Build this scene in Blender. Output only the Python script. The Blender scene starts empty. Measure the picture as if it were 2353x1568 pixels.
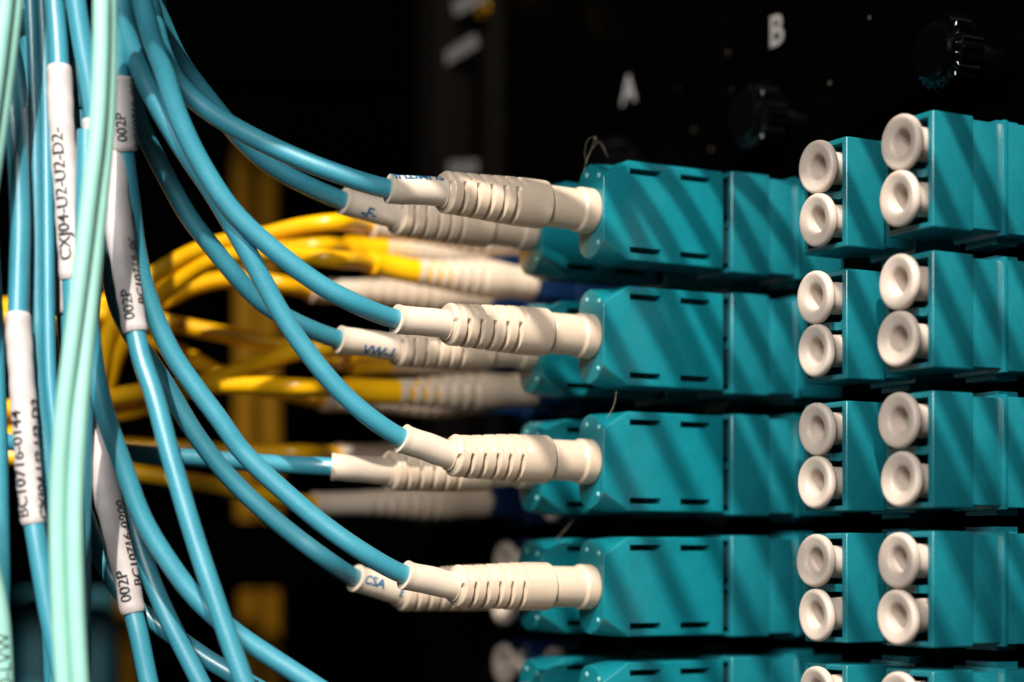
import bpy, bmesh, math, random
from mathutils import Vector, Matrix

random.seed(7)
MM = 0.001
sc = bpy.context.scene
C = sc.collection

# ------------------------------------------------------------------ camera
# World axes: X = into the patch panel (the way a plug is pushed), Y = along the
# panel towards its far end, Z = up.  Everything below is written in millimetres.
PHI = math.radians(29.5)
FPX, CX, HZ = 4387.0, 1176.0, 1300.0      # focal length, centre and eye level of the photo
FWD = Vector((math.sin(PHI), math.cos(PHI), 0))
RIGHT = Vector((math.cos(PHI), -math.sin(PHI), 0))
cam = bpy.data.cameras.new('camera')
cam_o = bpy.data.objects.new('camera', cam)
C.objects.link(cam_o)
cam.sensor_width = 36
cam.lens = FPX / 2353 * 36
cam.shift_y = (HZ - 784) / 2353
cam.clip_start = 0.005
cam.clip_end = 20
cam_o.rotation_euler = (math.radians(90), 0, -PHI)
cam.dof.use_dof = True
cam.dof.focus_distance = 0.220
cam.dof.aperture_fstop = 12.5
sc.camera = cam_o

# ------------------------------------------------------------------ light
world = bpy.data.worlds.new('World')
sc.world = world
world.use_nodes = True
bgn = world.node_tree.nodes['Background']
bgn.inputs[0].default_value = (0.8, 0.9, 1.0, 1)
bgn.inputs[1].default_value = 0.012


def area(name, loc, target, size, power, color):
    l = bpy.data.lights.new(name, 'AREA')
    l.shape = 'DISK'
    l.size = size
    l.energy = power
    l.color = color
    o = bpy.data.objects.new(name, l)
    C.objects.link(o)
    o.location = Vector(loc) * MM
    d = (Vector(target) - Vector(loc)).normalized()
    o.rotation_euler = d.to_track_quat('-Z', 'Y').to_euler()
    return o


LDIR = Vector((-0.42, -0.60, 0.68)).normalized()
TGT = Vector((128, 198, 20))
area('key_lamp', TGT + LDIR * 720, TGT, 0.008, 8.3, (1.0, 0.92, 0.82))
area('fill_lamp', TGT + Vector((-0.64, -0.70, 0.38)).normalized() * 560, TGT - Vector((30, 0, 0)), 0.19, 2.8, (1.0, 0.97, 0.93))  # added soft fill from the camera side, not a fixture of the room

sc.view_settings.view_transform = 'Standard'
sc.view_settings.look = 'None'
sc.view_settings.exposure = 0.22
sc.view_settings.gamma = 1.0
sc.render.engine = 'CYCLES'
sc.cycles.use_denoising = True
sc.cycles.max_bounces = 6

# ------------------------------------------------------------------ places


def P(x, y, Z):
    """the point seen at photo position (x, y) at depth Z mm"""
    return RIGHT * ((x - CX) / FPX * Z) + FWD * Z + Vector((0, 0, (HZ - y) / FPX * Z))


def PP(x, y, p):
    """the point seen at (x, y) in the upright plane Y = p"""
    t = (x - CX) / FPX
    return P(x, y, p / (math.cos(PHI) - t * math.sin(PHI)))


AF = 142.3                                        # front of the adapters
AREAR = 123.3                                     # rear end of the plug shells
PANEL = 160.0                                     # face of the panel
COLS = [158.4, 173.0, 195.4, 210.2, 232.6, 247.3]  # near face of each column
ROWS = [43.3 - 15.3 * i for i in range(5)]
AXIS = 2.9                                        # near face to plug axis

# ------------------------------------------------------------------ materials
M = {}


def mat(name, col, rough=0.45, grain=0.06, gscale=6000, bump=0.15, spec=0.5, sub=0.0, subcol=None, trans=0.0, coat=0.0,
        metallic=0.0, blotch=0.0):
    m = bpy.data.materials.new(name)
    m.use_nodes = True
    nt = m.node_tree
    b = nt.nodes['Principled BSDF']
    b.inputs['Roughness'].default_value = rough
    b.inputs['Specular IOR Level'].default_value = spec
    b.inputs['Metallic'].default_value = metallic
    if coat:
        b.inputs['Coat Weight'].default_value = coat
        b.inputs['Coat Roughness'].default_value = 0.22
    if sub:
        b.inputs['Subsurface Weight'].default_value = sub
        b.inputs['Subsurface Radius'].default_value = subcol or (0.001, 0.001, 0.001)
        b.inputs['Subsurface Scale'].default_value = 1.0
    tc = nt.nodes.new('ShaderNodeTexCoord')
    n = nt.nodes.new('ShaderNodeTexNoise')
    n.inputs['Scale'].default_value = gscale
    n.inputs['Detail'].default_value = 2
    nt.links.new(tc.outputs['Object'], n.inputs['Vector'])
    n2 = nt.nodes.new('ShaderNodeTexNoise')
    n2.inputs['Scale'].default_value = 260
    n2.inputs['Detail'].default_value = 4
    nt.links.new(tc.outputs['Object'], n2.inputs['Vector'])
    mx = nt.nodes.new('ShaderNodeMix')
    mx.data_type = 'RGBA'
    mx.inputs[6].default_value = tuple(c * (1 - grain * 2) for c in col) + (1,)
    mx.inputs[7].default_value = tuple(min(1, c * (1 + grain * 2)) for c in col) + (1,)
    nt.links.new(n.outputs['Fac'], mx.inputs[0])
    src = mx.outputs[2]
    if blotch:
        m2 = nt.nodes.new('ShaderNodeMix')
        m2.data_type = 'RGBA'
        m2.blend_type = 'MULTIPLY'
        m2.inputs[0].default_value = 1.0
        ramp = nt.nodes.new('ShaderNodeValToRGB')
        ramp.color_ramp.elements[0].position = 0.35
        ramp.color_ramp.elements[0].color = (1 - blotch,) * 3 + (1,)
        ramp.color_ramp.elements[1].position = 0.65
        ramp.color_ramp.elements[1].color = (1, 1, 1, 1)
        nt.links.new(n2.outputs['Fac'], ramp.inputs[0])
        nt.links.new(src, m2.inputs[6])
        nt.links.new(ramp.outputs[0], m2.inputs[7])
        src = m2.outputs[2]
    nt.links.new(src, b.inputs['Base Color'])
    rm = nt.nodes.new('ShaderNodeMapRange')
    rm.inputs[3].default_value = max(0.05, rough - 0.1)
    rm.inputs[4].default_value = min(1, rough + 0.1)
    nt.links.new(n2.outputs['Fac'], rm.inputs[0])
    nt.links.new(rm.outputs[0], b.inputs['Roughness'])
    if bump:
        bp = nt.nodes.new('ShaderNodeBump')
        bp.inputs['Strength'].default_value = bump
        bp.inputs['Distance'].default_value = 0.00006
        nt.links.new(n.outputs['Fac'], bp.inputs['Height'])
        nt.links.new(bp.outputs[0], b.inputs['Normal'])
    M[name] = m
    return m


mat('teal_shell', (0.004, 0.172, 0.212), 0.30, 0.18, 5000, 0.3, coat=0.6, blotch=0.12)
mat('teal_adapter', (0.006, 0.150, 0.185), 0.32, 0.18, 5000, 0.3, coat=0.5, blotch=0.12)
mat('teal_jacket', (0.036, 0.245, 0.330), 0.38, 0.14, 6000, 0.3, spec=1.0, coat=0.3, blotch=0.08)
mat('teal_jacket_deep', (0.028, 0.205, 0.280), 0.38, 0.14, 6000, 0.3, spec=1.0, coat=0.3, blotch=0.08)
mat('mint_jacket', (0.25, 0.51, 0.44), 0.5, 0.05, 7000, 0.2, blotch=0.06)
mat('yellow_jacket', (0.85, 0.44, 0.002), 0.30, 0.06, 7000, 0.15, blotch=0.08)
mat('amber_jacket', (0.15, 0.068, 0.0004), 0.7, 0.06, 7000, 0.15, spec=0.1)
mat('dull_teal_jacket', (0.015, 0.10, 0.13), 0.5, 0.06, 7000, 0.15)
mat('cream_boot', (0.60, 0.48, 0.365), 0.40, 0.09, 6000, 0.2, sub=0.12, subcol=(0.0012, 0.0008, 0.0005), blotch=0.05)
mat('cream_tube', (0.62, 0.52, 0.42), 0.5, 0.06, 6000, 0.25, sub=0.1, subcol=(0.0012, 0.0008, 0.0005), blotch=0.06)
mat('cap_plastic', (0.57, 0.475, 0.405), 0.48, 0.08, 6000, 0.2, sub=0.15, subcol=(0.0016, 0.0011, 0.0008), blotch=0.04)
mat('label_vinyl', (0.53, 0.48, 0.475), 0.55, 0.06, 6000, 0.3, blotch=0.10)
mat('grey_vinyl', (0.40, 0.38, 0.38), 0.55, 0.06, 6000, 0.3, blotch=0.10)
mat('clear_vinyl', (0.02, 0.11, 0.14), 0.25, 0.06, 6000, 0.3)
mat('blue_adapter', (0.0004, 0.012, 0.05), 0.4, 0.06, 6000, 0.1)
mat('black_ink', (0.012, 0.012, 0.014), 0.6, 0.02, 6000, 0)
mat('blue_ink', (0.006, 0.10, 0.24), 0.6, 0.02, 6000, 0)
mat('white_print', (0.26, 0.25, 0.25), 0.6, 0.03, 6000, 0)
mat('black_panel', (0.0003, 0.0003, 0.0003), 0.4, 0.05, 2200, 0.5, spec=0.015)
mat('black_knob', (0.0008, 0.0008, 0.0008), 0.12, 0.05, 2200, 0.1, spec=0.5)
mat('black_metal', (0.0003, 0.0003, 0.0003), 0.8, 0.05, 2200, 0.2, spec=0.0)
mat('grey_rail', (0.0022, 0.0018, 0.0015), 0.8, 0.1, 900, 0.3, spec=0.02)
mat('tag_paper', (0.04, 0.038, 0.036), 0.7, 0.04, 900, 0.2)
mat('dark_plug', (0.003, 0.02, 0.03), 0.5, 0.04, 5000, 0)
mat('lint', (0.30, 0.25, 0.17), 0.4, 0.2, 1500, 0)
mat('nub', (0.16, 0.42, 0.43), 0.35, 0.1, 5000, 0.2)

# specks of dust on the black panel
nt = M['black_panel'].node_tree
b_ = nt.nodes['Principled BSDF']
tc_ = nt.nodes.new('ShaderNodeTexCoord')
vo = nt.nodes.new('ShaderNodeTexVoronoi')
vo.inputs['Scale'].default_value = 260
nt.links.new(tc_.outputs['Object'], vo.inputs['Vector'])
nz = nt.nodes.new('ShaderNodeTexNoise')
nz.inputs['Scale'].default_value = 90
nt.links.new(tc_.outputs['Object'], nz.inputs['Vector'])
mr = nt.nodes.new('ShaderNodeMapRange')
mr.inputs[1].default_value = 0.07
mr.inputs[2].default_value = 0.035
nt.links.new(vo.outputs['Distance'], mr.inputs[0])
mr2 = nt.nodes.new('ShaderNodeMapRange')
mr2.inputs[1].default_value = 0.48
mr2.inputs[2].default_value = 0.62
nt.links.new(nz.outputs['Fac'], mr2.inputs[0])
mu = nt.nodes.new('ShaderNodeMath')
mu.operation = 'MULTIPLY'
nt.links.new(mr.outputs[0], mu.inputs[0])
nt.links.new(mr2.outputs[0], mu.inputs[1])
old = b_.inputs['Base Color'].links[0].from_socket
mx_ = nt.nodes.new('ShaderNodeMix')
mx_.data_type = 'RGBA'
nt.links.new(mu.outputs[0], mx_.inputs[0])
nt.links.new(old, mx_.inputs[6])
mx_.inputs[7].default_value = (0.11, 0.09, 0.075, 1)
nt.links.new(mx_.outputs[2], b_.inputs['Base Color'])

# ------------------------------------------------------------------ mesh helpers


def finish(bm, name, material, smooth=40):
    """bmesh in mm -> mesh in metres"""
    me = bpy.data.meshes.new(name)
    bmesh.ops.recalc_face_normals(bm, faces=bm.faces)
    bm.to_mesh(me)
    bm.free()
    me.transform(Matrix.Scale(MM, 4))
    me.materials.append(M[material] if isinstance(material, str) else material)
    if smooth is not None:
        me.polygons.foreach_set('use_smooth', [True] * len(me.polygons))
        me.set_sharp_from_angle(angle=math.radians(smooth))
    me.update()
    return me


def link(name, me, parent=None, loc=None):
    o = bpy.data.objects.new(name, me)
    C.objects.link(o)
    if loc is not None:
        o.location = Vector(loc) * MM
    if parent is not None:
        o.parent = parent
    return o


def tag(o, label, cat, group=None):
    o['label'] = label
    o['category'] = cat
    if group:
        o['group'] = group
    return o


def thing(name, label, cat, loc=(0, 0, 0), group=None):
    o = link(name, None, None, loc)
    return tag(o, label, cat, group)


def box(bm, x0, x1, y0, y1, z0, z1):
    vs = [bm.verts.new(v) for v in ((x0, y0, z0), (x1, y0, z0), (x1, y1, z0), (x0, y1, z0),
                                    (x0, y0, z1), (x1, y0, z1), (x1, y1, z1), (x0, y1, z1))]
    for f in ((0, 3, 2, 1), (4, 5, 6, 7), (0, 1, 5, 4), (1, 2, 6, 5), (2, 3, 7, 6), (3, 0, 4, 7)):
        bm.faces.new([vs[i] for i in f])
    return vs


def bevel(bm, w, seg=2, ang=25):
    bm.normal_update()
    es = [e for e in bm.edges if len(e.link_faces) == 2 and e.calc_face_angle(0) > math.radians(ang)]
    bmesh.ops.bevel(bm, geom=es, offset=w, segments=seg, profile=0.5, affect='EDGES', clamp_overlap=True)


def cut(bm, boxes):
    """boolean-difference axis boxes out of a bmesh; returns a new bmesh"""
    bmesh.ops.recalc_face_normals(bm, faces=bm.faces)
    me = bpy.data.meshes.new('tmp_a')
    bm.to_mesh(me)
    bm.free()
    oa = bpy.data.objects.new('tmp_a', me)
    C.objects.link(oa)
    bc = bmesh.new()
    for b in boxes:
        box(bc, *b)
    bmesh.ops.recalc_face_normals(bc, faces=bc.faces)
    mc = bpy.data.meshes.new('tmp_b')
    bc.to_mesh(mc)
    bc.free()
    ob = bpy.data.objects.new('tmp_b', mc)
    C.objects.link(ob)
    md = oa.modifiers.new('cut', 'BOOLEAN')
    md.operation = 'DIFFERENCE'
    md.solver = 'EXACT'
    md.object = ob
    dg = bpy.context.evaluated_depsgraph_get()
    dg.update()
    ev = oa.evaluated_get(dg)
    res = bpy.data.meshes.new_from_object(ev)
    out = bmesh.new()
    out.from_mesh(res)
    for o in (oa, ob):
        bpy.data.objects.remove(o)
    for m_ in (me, mc, res):
        bpy.data.meshes.remove(m_)
    return out


def spline(pts, step):
    """Catmull-Rom (centripetal-ish) through pts, resampled evenly"""
    pts = [Vector(p) for p in pts]
    ext = [pts[0] * 2 - pts[1]] + pts + [pts[-1] * 2 - pts[-2]]
    dense = []
    for i in range(1, len(ext) - 2):
        p0, p1, p2, p3 = ext[i - 1:i + 3]
        t01 = max(1e-6, (p1 - p0).length) ** 0.5
        t12 = max(1e-6, (p2 - p1).length) ** 0.5
        t23 = max(1e-6, (p3 - p2).length) ** 0.5
        m1 = (p2 - p1) + t12 * ((p1 - p0) / t01 - (p2 - p0) / (t01 + t12))
        m2 = (p2 - p1) + t12 * ((p3 - p2) / t23 - (p3 - p1) / (t12 + t23))
        n = 14
        for k in range(n):
            t = k / n
            dense.append(p1 * (2 * t ** 3 - 3 * t * t + 1) + m1 * (t ** 3 - 2 * t * t + t)
                         + p2 * (-2 * t ** 3 + 3 * t * t) + m2 * (t ** 3 - t * t))
    dense.append(pts[-1])
    for _ in range(6):
        dense = [dense[0]] + [(dense[i - 1] + dense[i] * 2 + dense[i + 1]) / 4 for i in range(1, len(dense) - 1)] + [dense[-1]]
    return resample(dense, step)


def resample(dense, step):
    L = [0]
    for a, b in zip(dense, dense[1:]):
        L.append(L[-1] + (b - a).length)
    n = max(2, int(round(L[-1] / step)))
    out = []
    j = 0
    for k in range(n + 1):
        s = L[-1] * k / n
        while j < len(L) - 2 and L[j + 1] < s:
            j += 1
        t = (s - L[j]) / max(1e-9, L[j + 1] - L[j])
        out.append(dense[j].lerp(dense[j + 1], min(1, max(0, t))))
    return out


class Path:
    def __init__(self, pts):
        self.p = pts
        self.L = [0]
        for a, b in zip(pts, pts[1:]):
            self.L.append(self.L[-1] + (b - a).length)
        self.len = self.L[-1]
        n = len(pts)
        self.T = [(pts[min(n - 1, i + 1)] - pts[max(0, i - 1)]).normalized() for i in range(n)]

    def at(self, s):
        """point, tangent, N (towards camera), S (reading up) at arc length s"""
        s = min(self.len, max(0, s))
        lo, hi = 0, len(self.L) - 2
        while lo < hi:
            m = (lo + hi + 1) // 2
            if self.L[m] <= s:
                lo = m
            else:
                hi = m - 1
        t = (s - self.L[lo]) / max(1e-9, self.L[lo + 1] - self.L[lo])
        p = self.p[lo].lerp(self.p[lo + 1], t)
        T = self.T[lo].lerp(self.T[lo + 1], t).normalized()
        N = -FWD - T * T.dot(-FWD)
        N.normalize()
        return p, T, N, N.cross(T)

    def sub(self, s0, s1, rev=False):
        n = max(2, int((s1 - s0) / 0.5))
        pts = [self.at(s0 + (s1 - s0) * k / n)[0] for k in range(n + 1)]
        return Path(pts[::-1] if rev else pts)


def sweep(bm, path, rfun, s0, s1, ns, nt, cap=True, tube_end=None):
    """skin a tube; rfun(s, theta) -> radius (theta 0 faces the viewer, 90 deg is S)"""
    rings = []
    for i in range(ns + 1):
        s = s0 + (s1 - s0) * i / ns
        p, T, N, S = path.at(s)
        ring = []
        for j in range(nt):
            th = 2 * math.pi * j / nt
            r = rfun(s, th) if callable(rfun) else rfun
            ring.append(bm.verts.new(p + (N * math.cos(th) + S * math.sin(th)) * r))
        rings.append(ring)
    for a, b in zip(rings, rings[1:]):
        for j in range(nt):
            k = (j + 1) % nt
            bm.faces.new((a[j], a[k], b[k], b[j]))
    if cap:
        bm.faces.new(rings[0][::-1])
        bm.faces.new(rings[-1])
    return rings


def text_mesh(body, size, bold=0.0, shear=0.0, step=0.22, spacing=1.0):
    cu = bpy.data.curves.new('tmp_text', 'FONT')
    cu.body = body
    cu.size = size
    cu.offset = bold
    cu.shear = shear
    cu.space_character = spacing
    cu.resolution_u = 3
    o = bpy.data.objects.new('tmp_text', cu)
    C.objects.link(o)
    dg = bpy.context.evaluated_depsgraph_get()
    dg.update()
    me = bpy.data.meshes.new_from_object(o.evaluated_get(dg))
    bm = bmesh.new()
    bm.from_mesh(me)
    bpy.data.objects.remove(o)
    bpy.data.curves.remove(cu)
    bpy.data.meshes.remove(me)
    xs = [v.co.x for v in bm.verts]
    ys = [v.co.y for v in bm.verts]
    x0, x1, y0, y1 = min(xs), max(xs), min(ys), max(ys)
    for ax, a0, a1, st in ((1, y0, y1, step), (0, x0, x1, step * 3)):
        k = a0 + st
        while k < a1:
            co = Vector((0, 0, 0)); co[ax] = k
            no = Vector((0, 0, 0)); no[ax] = 1
            bmesh.ops.bisect_plane(bm, geom=bm.verts[:] + bm.edges[:] + bm.faces[:], plane_co=co, plane_no=no)
            k += st
    for v in bm.verts:
        v.co.x -= x0
        v.co.y -= (y0 + y1) / 2
    return bm, x1 - x0


def wrap_text(body, path, s, r, ang, size, parent, ink='black_ink', bold=0.02, shear=0.0, stretch=1.0, spacing=1.0):
    """print along a swept tube; ang = degrees of the text's middle line from the camera-facing side"""
    bm, w = text_mesh(body, size, bold, shear, spacing=spacing)
    for v in bm.verts:
        p, T, N, S = path.at(s + v.co.x * stretch)
        th = math.radians(ang) + v.co.y / r
        v.co = p + (N * math.cos(th) + S * math.sin(th)) * (r + 0.025)
    me = finish(bm, 'printed_text', ink, None)
    return link('printed_text', me, parent)


def lathe(bm, prof, n=32, axis='X'):
    """profile of (r, x) spun about X"""
    rings = []
    for r, x in prof:
        if r < 1e-6:
            rings.append([bm.verts.new((x, 0, 0))])
        else:
            rings.append([bm.verts.new((x, r * math.cos(2 * math.pi * j / n), r * math.sin(2 * math.pi * j / n))) for j in range(n)])
    for a, b in zip(rings, rings[1:]):
        for j in range(n):
            k = (j + 1) % n
            if len(a) == 1 and len(b) > 1:
                bm.faces.new((a[0], b[j], b[k]))
            elif len(b) == 1 and len(a) > 1:
                bm.faces.new((a[j], b[0], a[k]))
            else:
                bm.faces.new((a[j], b[j], b[k], a[k]))


# ------------------------------------------------------------------ setting
bm = bmesh.new()
box(bm, -300, 900, 0, 4, -400, 500)
back = link('rack_back_wall', finish(bm, 'rack_back_wall', 'black_metal', None))
back.location = P(600, 700, 640) * MM
back.location.z = 0
back.rotation_euler = (0, 0, -PHI)
back['kind'] = 'structure'

# ------------------------------------------------------------------ cassettes of the panel


def knob_mesh():
    bm = bmesh.new()
    n = 44
    prof = [(0.0, -7.2), (1.5, -7.3), (3.0, -7.2), (3.4, -6.9), (3.4, -6.2), (3.9, -6.0), (4.3, -5.7), (4.3, -2.6), (4.0, -2.3), (2.6, -2.2), (2.6, 0.3)]
    rings = []
    for k, (r, x) in enumerate(prof):
        ring = []
        for j in range(n * 2):
            rr = r
            if 5 <= k <= 8:
                rr = r - (0.32 if j % 4 in (2, 3) else 0)
            a = 2 * math.pi * j / (n * 2)
            ring.append(bm.verts.new((x, rr * math.cos(a), rr * math.sin(a))))
        rings.append(ring)
    for a, b in zip(rings, rings[1:]):
        for j in range(n * 2):
            k = (j + 1) % (n * 2)
            bm.faces.new((a[j], b[j], b[k], a[k]))
    return finish(bm, 'knob', 'black_knob', 30)


KNOB = knob_mesh()


def print_on_panel(body, y, z, size, parent, bold, name):
    bm, w = text_mesh(body, size, bold, 0, step=5)
    for v in bm.verts:
        v.co = Vector((PANEL - 0.05, y - (v.co.x - w / 2), z + v.co.y))
    return link(name, finish(bm, name, 'white_print', None), parent)


CASS = [(None, 166.5, 'black cassette face at the right edge, behind the nearest capped adapters'),
        ('B', 203.6, 'black cassette face printed with a white letter B'),
        ('A', 240.8, 'black cassette face printed with a blurred white letter A')]
for letter, yc, lab in CASS:
    t = thing('panel_cassette', lab, 'panel', (PANEL, yc, 20), 'black cassettes of the panel')
    ofs = Vector((PANEL, yc, 20))

    def rel(o):
        o.location -= ofs * MM
        return o
    bm = bmesh.new()
    box(bm, PANEL, PANEL + 4, yc - 18.3, yc + 18.3, -60, 100)
    bevel(bm, 0.4)
    rel(link('faceplate', finish(bm, 'faceplate', 'black_panel'), t))
    bm = bmesh.new()
    box(bm, PANEL - 0.8, PANEL + 0.5, yc - 15.0, yc - 13.8, 51.5, 66.0)
    bevel(bm, 0.2)
    rel(link('guide_rib', finish(bm, 'guide_rib', 'black_panel'), t))
    kn = link('plunger_knob', KNOB, t)
    kn.location = Vector((0, 4.2, 40.3)) * MM
    bm = bmesh.new()
    lathe(bm, [(0.0, -1.2), (3.6, -1.2), (4.6, -0.9), (4.8, 0.3)], 40)
    rg = link('knob_seat', finish(bm, 'knob_seat', 'black_knob'), t)
    rg.location = Vector((0, 8.5, 42.0)) * MM
    if letter:
        rel(print_on_panel(letter, yc + 5.6, 73.2, 5.9, t, 0.12, 'printed_letter'))
    else:
        rel(print_on_panel('1', 160.6, 53.8, 4.2, t, 0.06, 'printed_number'))

# far end of the panel and the rack upright beside it
bm = bmesh.new()
box(bm, 161, 166, 259.6, 287, -60, 100)
tag(link('blank_panel', finish(bm, 'blank_panel', 'black_panel')), 'plain black filler panel between letter A cassette and grey rail', 'panel')
t = thing('rack_rail', 'dim grey upright rack rail with two tags, behind the cables', 'rail', PP(1025, 700, 297))
loc = PP(1025, 700, 297)
bm = bmesh.new()
box(bm, -4, 3.2, -4.4, 3.8, -90, 130)
bevel(bm, 0.5)
link('rail_face', finish(bm, 'rail_face', 'grey_rail'), t)
bm = bmesh.new()
box(bm, 3.4, 8, -9.5, -5.0, -90, 130)
bevel(bm, 0.5)
link('rail_flange', finish(bm, 'rail_flange', 'grey_rail'), t)


def paper_tag(x, y, p, w, h, rot, lab, material='tag_paper'):
    bm = bmesh.new()
    box(bm, -0.15, 0.15, -w / 2, w / 2, -h / 2, h / 2)
    bevel(bm, 0.1, 1)
    o = link('paper_tag', finish(bm, 'paper_tag', material))
    o.location = PP(x, y, p) * MM
    o.rotation_euler = (math.radians(rot), 0, 0.5)
    return tag(o, lab, 'tag', 'paper tags on the rack rail')


paper_tag(1046, 122, 291, 9.5, 2.4, -20, 'small tilted pale tag high on the grey rack rail')
paper_tag(1052, 388, 291, 8.0, 2.6, 4, 'small grey tag on the rail just above the top cream boots')
paper_tag(1243, 33, 288, 5.6, 2.4, 25, 'faint grey tag near the upper frame edge, right of the yellow scrap', 'grey_vinyl')
bm = bmesh.new()
sweep(bm, Path(spline([PP(1098, -40, 290), PP(1104, 0, 289), PP(1108, 22, 288.5), PP(1113, 36, 288)], 0.6)), 1.3, 0, 6, 12, 12)
o = link('cable_stub', finish(bm, 'cable_stub', 'yellow_jacket'))
tag(o, 'blurred end of a yellow cable at the upper frame edge', 'cable')
paper_tag(1080, 4, 288, 7.0, 2.6, -15, 'blurred pale tag beside the yellow cable end at the upper edge')

# dark managers and hanging cables in the depth of the rack
for x0, x1, y0, y1, Z, lab in ((180, 900, -500, 205, 395, 'black cable manager above the hanging amber cables'),
                               (-300, 1050, 1195, 1355, 395, 'black crossbar between the two lengths of amber cables')):
    a, b = P(x0, y1, Z), P(x1, y0, Z)
    c = (a + b) / 2
    w = (b - a).to_2d().length
    h = b.z - a.z
    bm = bmesh.new()
    box(bm, -w / 2, w / 2, -4, 4, -h / 2, h / 2)
    bevel(bm, 1.0)
    o = link('cable_manager', finish(bm, 'cable_manager', 'black_metal'))
    o.location = c * MM
    o.rotation_euler = (0, 0, -PHI)
    tag(o, lab, 'rack bar', 'black bars deep in the rack')

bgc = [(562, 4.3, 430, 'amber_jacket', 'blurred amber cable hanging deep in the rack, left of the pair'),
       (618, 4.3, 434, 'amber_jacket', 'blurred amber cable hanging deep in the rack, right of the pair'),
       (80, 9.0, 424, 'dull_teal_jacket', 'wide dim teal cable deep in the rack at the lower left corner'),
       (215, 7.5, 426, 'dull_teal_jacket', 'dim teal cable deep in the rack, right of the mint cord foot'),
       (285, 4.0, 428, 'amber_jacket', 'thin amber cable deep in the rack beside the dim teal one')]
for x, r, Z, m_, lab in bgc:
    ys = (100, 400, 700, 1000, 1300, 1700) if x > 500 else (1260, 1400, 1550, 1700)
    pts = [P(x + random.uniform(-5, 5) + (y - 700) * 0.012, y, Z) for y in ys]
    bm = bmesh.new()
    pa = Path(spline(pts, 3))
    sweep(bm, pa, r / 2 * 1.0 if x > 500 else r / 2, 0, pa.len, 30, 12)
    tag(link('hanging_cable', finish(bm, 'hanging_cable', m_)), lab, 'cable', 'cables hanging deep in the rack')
bm = bmesh.new()
box(bm, -1.5, 1.5, -1.5, 1.5, -4.6, 4.6)
bevel(bm, 0.4)
o = link('blue_connector', finish(bm, 'blue_connector', 'blue_adapter'))
o.location = P(632, 262, 425) * MM
tag(o, 'dim blue connector deep in the rack beside the amber cables', 'connector')

# ------------------------------------------------------------------ adapters


def adapter_parts(material):
    parts = []
    bm = bmesh.new()
    box(bm, 0, 6.0, 0, 7.8, -6.4, 6.4)
    bevel(bm, 0.27, 3)
    bm = cut(bm, [(-1, 5.0, 0.75, 7.1, 0.45, 5.75), (-1, 5.0, 0.75, 7.1, -5.75, -0.45)])
    bm = cut(bm, [(-1, 0.9, 1.0, 2.6, -1.0, 1.0)])
    parts.append(('front_housing', finish(bm, 'front_housing', material, 35)))
    bm = bmesh.new()
    box(bm, 6.01, 10.2, 0.14, 7.7, -6.0, 6.0)
    bevel(bm, 0.12, 2)
    parts.append(('middle_housing', finish(bm, 'middle_housing', material, 35)))
    bm = bmesh.new()
    box(bm, 10.21, 10.9, -0.2, 8.0, -6.45, 6.45)
    bevel(bm, 0.14, 2)
    parts.append(('stop_ridge', finish(bm, 'stop_ridge', material, 35)))
    bm = bmesh.new()
    box(bm, 10.91, 18.5, 0.05, 7.8, -6.2, 6.2)
    bevel(bm, 0.12, 2)
    parts.append(('flange', finish(bm, 'flange', material, 35)))
    bm = bmesh.new()
    box(bm, 11.4, 14.6, 2.2, 7.2, 6.21, 7.0)
    box(bm, 11.4, 14.6, 2.2, 7.2, -7.0, -6.21)
    for y_ in (0,):
        pass
    parts.append(('spring_clip', finish(bm, 'spring_clip', material, 35)))
    return parts


TEAL_AD = adapter_parts('teal_adapter')
BLUE_AD = adapter_parts('blue_adapter')
ROWW = ['topmost', 'second', 'third', 'fourth', 'lowest']
COLW = ['rightmost column of capped adapters', 'second capped column from the right', 'near column of plugged adapters',
        'far column of plugged teal adapters', 'nearer blue column', 'farther blue column']
for ci, pn in enumerate(COLS):
    for ri, z in enumerate(ROWS):
        blue = ci >= 4
        lab = '%s %s duplex adapter in the %s' % (ROWW[ri], 'blue' if blue else 'teal', COLW[ci])
        t = thing('fiber_adapter', lab, 'adapter', (AF, pn, z), 'duplex adapters of the panel')
        for nm, me in (BLUE_AD if blue else TEAL_AD):
            link(nm, me, t)

# ------------------------------------------------------------------ dust caps
bm = bmesh.new()
lathe(bm, [(0.0, 2.9), (1.12, 2.9), (1.26, 2.75), (1.31, 2.2), (1.38, 0.75), (1.44, 0.52), (1.56, 0.36), (1.85, 0.23), (2.2, 0.14), (2.5, 0.05), (2.72, 0.02), (2.9, 0.07),
           (3.02, 0.19), (3.09, 0.38), (3.1, 0.65), (3.05, 0.9), (2.87, 1.1), (2.5, 1.25), (2.15, 1.42), (1.98, 1.7), (1.9, 2.1), (1.88, 6.5)], 48)
FLANGE = finish(bm, 'cap_flange', 'cap_plastic', 60)
caps = []
for ci in (0, 1):
    for ri in range(5):
        for k in (1, -1):
            caps.append((ci, ri, k))
caps += [(5, 3, 1), (5, 3, -1), (5, 4, 1), (4, 2, -1), (4, 4, 1)]
for ci, ri, k in caps:
    if ci < 2 and ri == 4 and k == -1:
        continue
    lab = '%s white dust cap in the %s adapter of the %s' % ('upper' if k > 0 else 'lower', ROWW[ri], COLW[ci])
    g = 2.7 + random.uniform(-0.35, 0.25)
    o = link('dust_cap', FLANGE, None, (AF - g, COLS[ci] + AXIS + random.uniform(-.08, .08), ROWS[ri] + k * 3.12 + random.uniform(-.1, .1)))
    o.rotation_euler = (random.uniform(0, 6.28), math.radians(random.uniform(-3.5, 3.5)), math.radians(random.uniform(-3, 3)))
    tag(o, lab, 'dust cap', 'white dust caps')

# ------------------------------------------------------------------ plug shell


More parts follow.
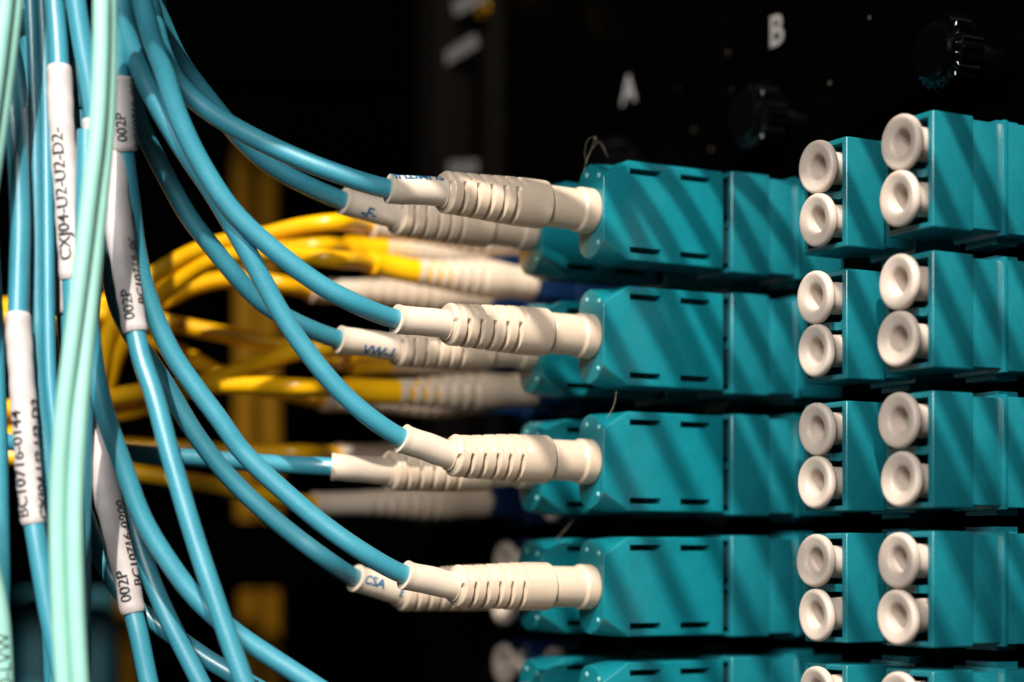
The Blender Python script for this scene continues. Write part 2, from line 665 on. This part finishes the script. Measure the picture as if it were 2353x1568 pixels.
def shell_mesh():
    def sec(x, zn, q):
        half = [(0.0, zn), (0.16, zn + (0.16 if q else 0.1))]
        half += ([(3.1, 6.12), (4.6, 6.12), (5.6, 6.08), (6.6, 5.9), (7.0, 5.3)] if q else
                 [(1.7, 5.25), (3.2, 5.8), (4.5, 5.5), (5.4, 4.7), (5.8, 3.4)])
        pts = [(y, z) for y, z in half] + [(y, -z) for y, z in half[::-1]]
        return [(x, y, z) for y, z in pts]
    secs = [sec(0, 3.75, 0), sec(3.6, 5.95, 1), sec(17.7, 5.95, 1)]
    bm = bmesh.new()
    rings = [[bm.verts.new(v) for v in s] for s in secs]
    n = len(rings[0])
    for a, b in zip(rings, rings[1:]):
        for j in range(n):
            k = (j + 1) % n
            bm.faces.new((a[j], b[j], b[k], a[k]))
    bm.faces.new(rings[0])
    bm.faces.new(rings[-1][::-1])
    bmesh.ops.recalc_face_normals(bm, faces=bm.faces)
    bevel(bm, 0.2, 3, 20)
    bm = cut(bm, [(3.75, 8.3, -1, 4.0, 4.42, 5.16), (11.2, 15.7, -1, 4.0, 4.42, 5.16),
                  (3.75, 8.3, -1, 4.0, -5.16, -4.42), (11.2, 15.7, -1, 4.0, -5.16, -4.42)])
    return finish(bm, 'connector_shell', 'teal_shell', 35)


SHELL = shell_mesh()
bm = bmesh.new()
box(bm, 17.71, 23, 1.3, 5.1, 0.9, 5.1)
box(bm, 17.71, 23, 1.3, 5.1, -5.1, -0.9)
PLUGS = finish(bm, 'plug_bodies', 'dark_plug')
bm = bmesh.new()
bmesh.ops.create_icosphere(bm, subdivisions=2, radius=0.34)
for v in bm.verts:
    v.co.x *= 0.55
NUB = finish(bm, 'molding_nub', 'nub', 80)


def smooth(e0, e1, x):
    t = min(1, max(0, (x - e0) / (e1 - e0)))
    return t * t * (3 - 2 * t)


def boot_radius(ph):
    """uniboot: s counted from the shell"""
    def f(s, th):
        if s < 0.25:
            r = 2.62 + 0.13 * s / 0.25
        elif s < 2.0:
            r = 2.75
        elif s < 2.5:
            r = 2.75 - 0.27 * smooth(2.0, 2.5, s)
        elif s < 6.9:
            r = 2.48
        elif s < 7.05:
            r = 2.38
        elif s < 7.5:
            r = 2.6 + 0.3 * smooth(7.05, 7.5, s)
        else:
            r = 2.9 - 0.42 * smooth(9.5, 22, s)
        if s > 21.6:
            r -= 0.25 * smooth(21.6, 22.0, s)
        # staggered slots: upper set and lower set, half a pitch apart
        for k in range(6):
            for half, c in ((0, math.radians(-98 - ph)), (1, math.radians(52 - ph))):
                s_c = 11.6 + k * 1.85 + half * 0.92
                ds = abs(s - s_c)
                if ds < 0.5:
                    da = abs((th - c + math.pi) % (2 * math.pi) - math.pi)
                    over = max(0.0, da - math.radians(62)) * 2.7
                    d = math.hypot(ds, over)
                    r -= 0.55 * (1 - smooth(0.15, 0.36, d))
        return r
    return f


def simple_boot(s, th):
    r = 2.3 + 0.38 * smooth(3, 7, s)
    if s > 8:
        r = 2.68 - 0.85 * smooth(8, 20, s)
    for k in range(6):
        for half, c in ((0, math.radians(-98)), (1, math.radians(52))):
            s_c = 8.6 + k * 1.8 + half * 0.9
            ds = abs(s - s_c)
            if ds < 0.5:
                da = abs((th - c + math.pi) % (2 * math.pi) - math.pi)
                d = math.hypot(ds, max(0.0, da - math.radians(60)) * 2.4)
                r -= 0.5 * (1 - smooth(0.2, 0.42, d))
    return r


def zpts(pts, z0, z1):
    """(x, y[, Z]) list; missing depths run evenly from z0 to z1"""
    n = len(pts)
    out = []
    for i, q in enumerate(pts):
        Z = q[2] if len(q) > 2 else z0 + (z1 - z0) * (i / max(1, n - 1))
        out.append(P(q[0], q[1], Z))
    return out


# unseen overhead run added to a cable to cast shadow stripes: (X, Z, Y where it reaches the run)
OVER = {'t1': (111, 97, 176), 't2': (122.5, 99, 172), 't3': (102, 101, 178), 't4': (86, 103, 180), 't5': (104.6, 104, 184),
        't7': (93.5, 97, 176), 't8': (72.5, 99, 172), 't9': (70, 101, 168), 'mint': (79.5, 108, 160), 't22': (125, 101, 178),
        'o1': (97.6, 99, 176), 'o2': (116.8, 100, 180), 'o3': (64.5, 99, 170), 'o4': (76, 103, 166)}


def overhead(key):
    x, z, y = OVER[key]
    y -= 26
    return [Vector((x, y, z)), Vector((x + 0.7, y - 22, z + 1.5)), Vector((x - 0.5, y - 60, z)), Vector((x, y - 100, z - 1)), Vector((x, y - 150, z))]


def up_to(p, key):
    """from a point leaving the frame upwards to the overhead run"""
    run = overhead(key)
    q = run[0]
    return [p.lerp(q, 0.35) + Vector((-5, -6, 8)), p.lerp(q, 0.72) + Vector((-3, -3, 5))] + run


def cord(label, col, row, boot_end, tube_end, rest, over=None, jacket='teal_jacket', ph=0, tube_r=1.66, cab_r=1.13, texts=(), tube_len=None, labels=()):
    pc = COLS[col] + AXIS
    z = ROWS[row]
    c0 = Vector((AREAR - 0.15, pc, z))
    be, te = PP(boot_end[0], boot_end[1], pc), PP(tube_end[0], tube_end[1], pc)
    pts = [Vector((AREAR + 3, pc, z)), c0, c0.lerp(be, 0.33), c0.lerp(be, 0.66), be, be.lerp(te, 0.5), te]
    d = (te - be).normalized()
    pts += rest
    if over:
        pts += up_to(pts[-1], over)
    path = Path(spline(pts, 0.5))
    # arc length where the shell ends and where the boot and tube end

    def s_of(q):
        return min(zip([(a - q).length for a in path.p], path.L))[1]
    sa, sb, st = s_of(c0), s_of(be), s_of(te)
    t = thing('patch_cord', label, 'patch cord', c0, 'teal patch cords with cream boots')

    def put(name, me, par=t):
        o = link(name, me, par)
        o.location = -c0 * MM
        return o
    bm = bmesh.new()
    k = (sb - sa) / 22.0
    f = boot_radius(ph)
    sweep(bm, path, lambda s, th: f((s - sa) / k, th), sa, sb, 170, 56)
    boot = put('boot', finish(bm, 'boot', 'cream_boot', 60))
    bm = bmesh.new()

    def tr(s, th):
        u = s - sb
        r = tube_r
        r += 0.07 * smooth(st - 0.7, st - 0.15, s)
        return r + 0.02 * math.sin(s * 1.7 + th * 2)
    rings = sweep(bm, path, tr, sb - 2.5, st, 40, 28, cap=False)
    # rim of the tube turns inward to the jacket
    p, T, N, S = path.at(st)
    inner = [bm.verts.new(p + (N * math.cos(2 * math.pi * j / 28) + S * math.sin(2 * math.pi * j / 28)) * (cab_r - 0.1)) for j in range(28)]
    for j in range(28):
        q = (j + 1) % 28
        bm.faces.new((rings[-1][j], rings[-1][q], inner[q], inner[j]))
    tube = put('shrink_tube', finish(bm, 'shrink_tube', 'cream_tube', 50))
    for body, off, ang, size, ink, flip in texts:
        sub = path.sub(sb, st, rev=not flip)
        o = wrap_text(body, sub, off, tube_r + 0.03, ang, size, tube, ink, bold=0.045, shear=0.15)
        o.location = (0, 0, 0)
    bm = bmesh.new()
    sweep(bm, path, cab_r, st - 1.0, path.len, int(path.len / 1.2), 18)
    cable = put('cable', finish(bm, 'cable', jacket, 60))
    # shell and its plugs
    so = Vector((AREAR, COLS[col], z))
    sh = link('connector_shell', SHELL, t)
    sh.location = (so - c0) * MM
    link('plug_bodies', PLUGS, sh)
    for dy, dz in ((1.1, 4.1), (1.3, -4.05), (3.9, 4.55)):
        link('molding_nub', NUB, sh, (0.0, dy, dz))
    for (px0, px1, r, texts2, mt) in labels:
        add_label(t, path, px0, px1, r, texts2, mt, base=c0)
    return t, path


def proj_y(v):
    Z = v.dot(FWD)
    return HZ - v.z / Z * FPX


def s_at_y(path, y):
    """arc length where the path crosses photo height y"""
    best = min(range(len(path.p)), key=lambda i: abs(proj_y(path.p[i]) - y) + (0 if abs(path.p[i].dot(RIGHT) / path.p[i].dot(FWD) * FPX) < 1400 else 9999))
    return path.L[best]


def add_label(t, path, y0, y1, r, texts, material='label_vinyl', base=Vector((0, 0, 0)), squash=None):
    """wrap-around label between photo heights y0 (lower) and y1 (upper); text reads upwards"""
    sl, su = s_at_y(path, y0), s_at_y(path, y1)
    rev = su < sl
    sub = path.sub(min(sl, su), max(sl, su), rev)
    bm = bmesh.new()

    def rr(s, th):
        q = r
        e = min(s, sub.len - s)
        q -= 0.16 * (1 - smooth(0, 0.35, e))
        if squash:
            q *= 1 + squash * abs(math.sin(th)) * smooth(0.25, 0.8, s / sub.len)
        # seam of the wrap
        if math.radians(118) < th < math.radians(140):
            q += 0.10
        return q + 0.035 * math.sin(s * 0.9 + 2 * th) + 0.025 * math.sin(s * 2.3 - th)
    sweep(bm, sub, rr, 0, sub.len, 60, 30)
    lab = link('label_sleeve', finish(bm, 'label_sleeve', material, 60), t)
    lab.location = -base * MM
    for body, off, ang, size in texts:
        wrap_text(body, sub, off, r + 0.09, ang, size, lab, 'black_ink', bold=0.012)
    return lab


# ---- near column
Z3 = 219.5
cord('teal patch cord plugged into the topmost near adapter, upper cream boot', 2, 0, (1012, 441), (891, 434),
     zpts([(760, 394), (640, 345), (560, 305), (500, 270), (437, 222), (393, 168), (368, 110), (352, 40), (340, -40)], 218, 211), 't1', ph=8,
     texts=[('SUMITUBE', 0.2, -58, 1.7, 'blue_ink', True)])
cord('teal patch cord plugged into the second near adapter, boot above the VW-1 tube', 2, 1, (1028, 745), (907, 733),
     zpts([(820, 700), (735, 655), (635, 580), (535, 487), (456, 367), (408, 265), (377, 168), (352, 100), (336, 40), (324, -40)], 217, 203), 't3', ph=-4)
cord('teal patch cord with bent tube plugged into the third near adapter', 2, 2, (1036, 1046), (920, 1006),
     zpts([(850, 960), (780, 898), (700, 802), (640, 712), (590, 620), (540, 530), (484, 436), (423, 347), (367, 255), (326, 173), (296, 97), (280, 20), (270, -50)], 219, 207), 't4', ph=-14)
cord('teal patch cord plugged into the fourth near adapter, lowest front boot', 2, 3, (1042, 1346), (925, 1320),
     zpts([(831, 1268), (745, 1208), (648, 1126), (558, 1040), (504, 965), (450, 893), (396, 815), (360, 740), (330, 655), (310, 560), (298, 460), (288, 380), (280, 300), (272, 175), (268, 60), (266, -40)], 218, 208), 't7', ph=-8,
     labels=[(346, 176, 1.52, [('002P', 1.0, -8, 1.5), ('BC10716-0060', 0.2, -75, 1.4)], 'label_vinyl')])
# ---- far column
cord('teal patch cord with -F- printed tube, in the topmost far adapter', 3, 0, (906, 494), (792, 463),
     zpts([(700, 424), (620, 379), (560, 328), (510, 268), (459, 204), (408, 133), (375, 60), (355, 0), (342, -50)], 230, 216), 't2', ph=6,
     texts=[('-F-', 2.0, -30, 1.9, 'blue_ink', False)])
cord('teal patch cord with VW-1 printed tube, in the second far adapter', 3, 1, (904, 797), (777, 780),
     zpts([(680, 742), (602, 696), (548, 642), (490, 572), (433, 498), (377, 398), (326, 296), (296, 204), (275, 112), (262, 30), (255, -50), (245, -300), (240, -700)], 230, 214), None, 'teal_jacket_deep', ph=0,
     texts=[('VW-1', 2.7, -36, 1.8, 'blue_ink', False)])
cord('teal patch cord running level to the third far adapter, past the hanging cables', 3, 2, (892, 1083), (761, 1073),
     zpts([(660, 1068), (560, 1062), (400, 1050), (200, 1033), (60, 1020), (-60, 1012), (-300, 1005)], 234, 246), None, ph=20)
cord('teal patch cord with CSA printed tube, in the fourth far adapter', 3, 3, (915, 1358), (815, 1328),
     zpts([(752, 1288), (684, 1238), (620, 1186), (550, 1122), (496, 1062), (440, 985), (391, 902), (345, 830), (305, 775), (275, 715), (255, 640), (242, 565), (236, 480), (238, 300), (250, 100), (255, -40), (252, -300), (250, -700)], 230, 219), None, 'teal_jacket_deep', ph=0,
     texts=[('CSA', 0.5, 12, 1.6, 'blue_ink', False), ('E', 5.5, -2, 1.6, 'blue_ink', False)])

# plug shells of the lowest row, their boots hidden below the frame
for col, bx, by, lab in ((2, 1042, 1652, 'teal patch cord at the lower edge, lowest near adapter'), (3, 915, 1660, 'teal patch cord at the lower edge, lowest far adapter')):
    cord(lab, col, 4, (bx, by), (bx - 110, by + 14), zpts([(bx - 250, by + 70), (bx - 400, by + 160), (bx - 520, by + 300)], 220, 218))

# ------------------------------------------------------------------ yellow cords


def yellow_cord(label, col, row, k, tube_end, rest, yellow_tube=True, boot_px=None, r=1.18, a_end=136.8):
    pc = COLS[col] + AXIS
    c0 = Vector((a_end, pc, ROWS[row] + k * 3.12))
    te = PP(tube_end[0], tube_end[1], pc + 1.0)
    L = (te - c0).length
    be = c0.lerp(te, 0.72)
    be = be if boot_px is None else PP(boot_px[0], boot_px[1], pc + 0.7)
    pts = [c0 + Vector((1.5, 0, 0)), c0, c0.lerp(be, 0.5), be, te] + rest
    path = Path(spline(pts, 0.6))

    def s_of(q):
        return min(zip([(a - q).length for a in path.p], path.L))[1]
    sa, sb, st = s_of(c0), s_of(be), s_of(te)
    t = thing('yellow_patch_cord', label, 'patch cord', c0, 'yellow patch cords in the blue adapters')

    def put(name, me):
        o = link(name, me, t)
        o.location = -c0 * MM
        return o
    bm = bmesh.new()
    kk = (sb - sa) / 20.0
    sweep(bm, path, lambda s, th: simple_boot((s - sa) / kk, th), sa, sb, 90, 30)
    put('boot', finish(bm, 'boot', 'cream_boot', 60))
    bm = bmesh.new()
    sweep(bm, path, 1.72, sb - 6, st, 20, 20)
    put('crimp_sleeve', finish(bm, 'crimp_sleeve', 'yellow_jacket' if yellow_tube else 'cream_tube', 50))
    bm = bmesh.new()
    sweep(bm, path, r, st - 1, path.len, int(path.len / 1.5), 16)
    put('cable', finish(bm, 'cable', 'yellow_jacket', 60))
    bm = bmesh.new()
    box(bm, a_end + 0.02, a_end + 7, pc - 2.2, pc + 2.2, c0.z - 2.2, c0.z + 2.2)
    bevel(bm, 0.3)
    put('plug_body', finish(bm, 'plug_body', 'blue_adapter', 40))


yellow_cord('yellow cord just under the -F- tube, upper port of the topmost blue adapter', 4, 0, 1, (845, 518),
            zpts([(769, 511), (685, 522), (601, 543), (502, 560), (419, 592), (336, 645), (280, 705), (245, 780), (228, 860), (196, 930), (130, 975), (30, 1000), (-120, 1020), (-400, 1050)], 252, 262), False)
yellow_cord('yellow cord with fat yellow sleeve, lower port of the topmost blue adapter', 4, 0, -1, (849, 603),
            zpts([(769, 597), (685, 587), (581, 582), (502, 594), (437, 627), (365, 682), (310, 745), (268, 815), (245, 890), (205, 960), (130, 1010), (20, 1040), (-120, 1060), (-400, 1090)], 251, 266), True, (955, 625))
yellow_cord('yellow cord half hidden between the two uppermost yellow ones', 5, 0, 1, (800, 570),
            zpts([(740, 565), (660, 572), (580, 576), (490, 580), (410, 610), (340, 660), (270, 690), (190, 700), (90, 700), (0, 705), (-150, 720), (-400, 760)], 268, 276), True)
yellow_cord('yellow cord with blurred pale boot below the fat yellow sleeve', 5, 0, -1, (712, 667),
            zpts([(650, 654), (590, 645), (520, 642), (440, 660), (360, 700), (280, 722), (200, 728), (100, 735), (0, 750), (-150, 780), (-400, 820)], 268, 278), False)
yellow_cord('yellow cord rising to the right under the VW-1 tube', 4, 1, 1, (800, 806),
            zpts([(740, 800), (690, 808), (612, 832), (540, 857), (470, 880), (400, 908), (324, 938), (245, 952), (130, 962), (0, 975), (-150, 990), (-400, 1020)], 252, 266), True)
yellow_cord('straight yellow cord with yellow sleeve left of a ribbed blurred boot', 4, 1, -1, (790, 896),
            zpts([(700, 890), (600, 886), (504, 886), (400, 891), (300, 905), (220, 918), (130, 930), (0, 940), (-150, 950), (-400, 960)], 251, 262), True, (912, 902))
yellow_cord('yellow cord sloping down to the right above the crossing', 5, 1, 1, (806, 836),
            zpts([(740, 820), (648, 794), (504, 767), (400, 746), (300, 728), (200, 718), (100, 722), (0, 730), (-150, 760), (-400, 800)], 266, 274), True)
yellow_cord('yellow cord with a pale boot under the straight sleeve', 5, 1, -1, (735, 918),
            zpts([(650, 900), (560, 880), (486, 850), (430, 818), (370, 790), (300, 768), (200, 750), (100, 755), (0, 770), (-150, 800), (-400, 850)], 266, 282), False)
yellow_cord('lowest yellow cord, crossing below the level teal cord', 5, 2, -1, (718, 1158),
            zpts([(600, 1140), (520, 1122), (450, 1108), (300, 1085), (200, 1068), (100, 1056), (0, 1047), (-150, 1040), (-400, 1030)], 264, 256), False)
yellow_cord('yellow cord hidden behind the level teal cord', 5, 2, 1, (770, 1046),
            zpts([(700, 1040), (600, 1040), (400, 1030), (270, 1022), (100, 1012), (0, 1005), (-150, 1000), (-400, 990)], 266, 270), False)

# ------------------------------------------------------------------ hanging cables at the left


def hang(name, label, pts, z0, z1, jacket='teal_jacket', r=1.1, over=None, labels=(), group='teal cables hanging at the left'):
    w = zpts(pts, z0, z1)
    if over:
        w = up_to(w[0], over)[::-1] + w
    path = Path(spline(w, 0.6))
    base = w[-1]
    t = thing(name, label, 'cable', base, group)
    bm = bmesh.new()
    sweep(bm, path, r, 0, path.len, int(path.len / 1.2), 18)
    o = link('cable', finish(bm, 'cable', jacket, 60), t)
    o.location = -base * MM
    for l in labels:
        add_label(t, path, l[0], l[1], l[2], l[3], l[4] if len(l) > 4 else 'label_vinyl', base=base, squash=l[5] if len(l) > 5 else None)
    return t, path


hang('fiber_cable', 'teal cable wearing the upper white 002P label', [(262, -60), (258, 60), (255, 200), (258, 340), (263, 459), (278, 561), (299, 688), (311, 765), (326, 830), (353, 905), (390, 1044), (442, 1221), (494, 1377), (561, 1568), (640, 1760), (720, 1950)],
     212, 205, over='t9', labels=[(768, 345, 1.42, [('002P', 1.2, 5, 1.75), ('BC10716-0060', 3.0, -62, 1.5)], 'label_vinyl', 0.22)])
hang('fiber_cable', 'teal cable wearing the lower white 002P label', [(190, 500), (188, 700), (190, 850), (197, 930), (210, 995), (234, 1091), (265, 1221), (290, 1325), (304, 1403), (314, 1440), (335, 1540), (360, 1660), (390, 1800)],
     214, 211, labels=[(1405, 925, 1.42, [('002P', 1.3, 8, 1.8), ('BC10716-0900', 3.0, -60, 1.6)], 'label_vinyl', 0.12)])
hang('fiber_cable', 'teal cable passing in front of the lower 002P label', [(200, 300), (195, 500), (197, 650), (205, 750), (214, 830), (231, 915), (252, 985), (283, 1073), (326, 1190), (388, 1293), (455, 1380), (546, 1458), (615, 1505), (730, 1580), (850, 1660), (1000, 1780)], 206, 212)
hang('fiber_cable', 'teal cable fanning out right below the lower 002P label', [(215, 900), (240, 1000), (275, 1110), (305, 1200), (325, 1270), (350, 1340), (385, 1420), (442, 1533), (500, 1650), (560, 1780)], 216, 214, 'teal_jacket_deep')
hang('fiber_cable', 'teal cable running lowest to the right under the 002P foot', [(150, 1050), (170, 1120), (194, 1184), (223, 1262), (262, 1335), (300, 1385), (345, 1424), (400, 1462), (468, 1510), (535, 1550), (640, 1610), (760, 1690)], 219, 217)
hang('fiber_cable', 'teal cable wearing the white BC10716-0144 label', [(-10, -80), (6, 20), (16, 110), (27, 210), (40, 357), (46, 510), (43, 650), (41, 720), (45, 800), (52, 900), (62, 1040), (76, 1195), (82, 1230), (95, 1310), (112, 1410), (135, 1520), (165, 1660), (190, 1800)],
     206, 204, over='o3', labels=[(1200, 715, 1.38, [('BC10716-0144', 0.8, 27, 1.9), ('CXJ04-U2-U2-D2', 0.4, -76, 1.8)])])
hang('fiber_cable', 'teal cable wearing the white CXJ04-U2-U2-D2 label', [(120, -80), (124, 0), (131, 77), (136, 160), (139, 255), (150, 408), (161, 561), (166, 650), (168, 760), (160, 900), (160, 1200), (165, 1500), (170, 1800)],
     208, 207, over='o1', labels=[(648, 148, 1.40, [('CXJ04-U2-U2-D2-', 2.0, 4, 1.9)])])
hang('fiber_cable', 'dark teal cable with printed clear sleeve, right of the CXJ04 label', [(150, -700), (155, -300), (158, -80), (163, 0), (168, 100), (178, 240), (190, 360), (196, 500), (190, 700), (185, 1000), (185, 1500), (185, 1800)],
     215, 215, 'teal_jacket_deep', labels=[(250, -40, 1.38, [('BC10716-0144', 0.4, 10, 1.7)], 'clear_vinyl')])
hang('fiber_cable', 'bright teal cable left of the mint cord top, sliding behind it', [(168, -80), (174, 0), (189, 102), (207, 204), (217, 285), (222, 400), (215, 600), (200, 800), (190, 1000), (185, 1400), (185, 1800)],
     206, 212, over='t22', labels=[(470, 278, 1.4, [], 'label_vinyl')])
hang('fiber_cable', 'teal cable behind the CXJ04 label carrying a grey flag', [(112, -80), (114, 100), (117, 250), (122, 380), (128, 500), (140, 620), (152, 720), (158, 850), (165, 1100), (170, 1500), (175, 1800)],
     213, 213, 'teal_jacket_deep', over='o4', labels=[(722, 372, 1.4, [], 'grey_vinyl')])
hang('fiber_cable', 'teal cable mostly hidden behind the paired cord near the left edge', [(56, -700), (58, -300), (60, -80), (62, 0), (66, 120), (69, 245), (72, 400), (76, 600), (80, 800), (100, 1100), (120, 1500), (130, 1800)],
     213, 213, labels=[(745, 248, 1.4, [], 'label_vinyl')])
hang('fiber_cable', 'teal cable cut by the left frame edge', [(-60, 200), (-34, 450), (-24, 600), (-15, 753), (-10, 900), (-5, 1050), (-2, 1200), (0, 1350), (-4, 1500), (-20, 1800)], 206, 206)


def zip_cord(label, ctr, half, ang, Z0, Z1, jacket, r, over=None, group=None):
    """two bonded strands; ang lists the turn of the pair (degrees, 0 = side by side)"""
    w = zpts(ctr, Z0, Z1)
    n = len(w)
    if over:
        ext = up_to(w[0], over)[::-1]
        w = ext + w
        ang = [ang[0]] * len(ext) + list(ang)
    A, B = [], []
    for q, a in zip(w, ang):
        off = RIGHT * math.cos(math.radians(a)) + FWD * math.sin(math.radians(a))
        A.append(q - off * half)
        B.append(q + off * half)
    t = thing('zip_cord', label, 'cable', w[-1], group)
    for pts in (A, B):
        path = Path(spline(pts, 0.6))
        bm = bmesh.new()
        sweep(bm, path, r, 0, path.len, int(path.len / 1.2), 18)
        o = link('strand', finish(bm, 'strand', jacket, 60), t)
        o.location = -w[-1] * MM
    return t


zip_cord('pale mint twin-strand cord hanging in front of all other cables',
         [(241, -80), (241, 0), (240, 153), (233, 306), (217, 459), (198, 637), (180, 800), (163, 961), (152, 1169), (155, 1377), (165, 1568), (180, 1760)], 0.86,
         [80, 78, 74, 70, 64, 58, 46, 26, 10, 4, 4, 8], 198, 194, 'mint_jacket', 0.89, over='mint')
zip_cord('teal twin-strand cord between the BC10716-0144 and CXJ04 labels',
         [(70, -700), (76, -300), (80, -80), (84, 0), (92, 204), (95, 408), (97, 560), (98, 714), (102, 875), (113, 985), (126, 1100), (135, 1300), (140, 1568), (145, 1760)], 0.62,
         [25, 25, 25, 25, 30, 30, 30, 28, 25, 25, 25, 25, 25, 25], 209, 208, 'teal_jacket', 0.72)
zip_cord('pale mint twin-strand cord at the upper left corner',
         [(45, -600), (36, -250), (30, -90), (24, -10), (13, 90), (2, 180), (-14, 300), (-40, 480), (-60, 700)], 0.8, [70] * 9, 199, 199, 'mint_jacket', 0.9)
t, pth = hang('fiber_cable', 'mint printed cable at the lower left corner', [(-60, 1150), (-25, 1300), (-4, 1400), (4, 1480), (8, 1568), (10, 1680), (10, 1800)], 200, 200, 'mint_jacket', 1.1, group=None)
wrap_text('10-LVW', pth.sub(0, pth.len, True), pth.len - s_at_y(pth, 1590), 1.1, -25, 1.9, t.children[0], 'black_ink', 0.0)

# ------------------------------------------------------------------ lint


def lint(label, lines, r=0.019):
    t = thing('lint_strand', label, 'lint', lines[0][0], 'lint caught on the plugs')
    for pts in lines:
        path = Path(spline(pts, 0.25))
        bm = bmesh.new()
        sweep(bm, path, r, 0, path.len, max(8, int(path.len / 0.3)), 6)
        o = link('hair', finish(bm, 'hair', 'lint', 60), t)
        o.location = -Vector(lines[0][0]) * MM


lp = COLS[2] + 3.5


def LP(*q):
    return [PP(x, y, lp) for x, y in q]


lint('tiny curled tuft of lint on the topmost near plug shell',
     [LP((1340, 400), (1347, 372), (1358, 345), (1368, 312)), LP((1347, 375), (1343, 350), (1348, 325), (1360, 315), (1372, 320)),
      LP((1368, 312), (1372, 330), (1380, 325), (1388, 340), (1392, 355)), LP((1347, 372), (1352, 355), (1362, 340), (1372, 328)),
      LP((1376, 326), (1388, 345), (1396, 360))])
lint('single fine hair hanging under the second near plug shell', [[PP(x, y, COLS[2] - 0.3) for x, y in ((1416, 900), (1412, 925), (1404, 945), (1394, 960))]])
lint('single fine hair under the third far plug shell', [[PP(x, y, COLS[3]) for x, y in ((1318, 1190), (1305, 1210), (1288, 1228), (1276, 1242))]])
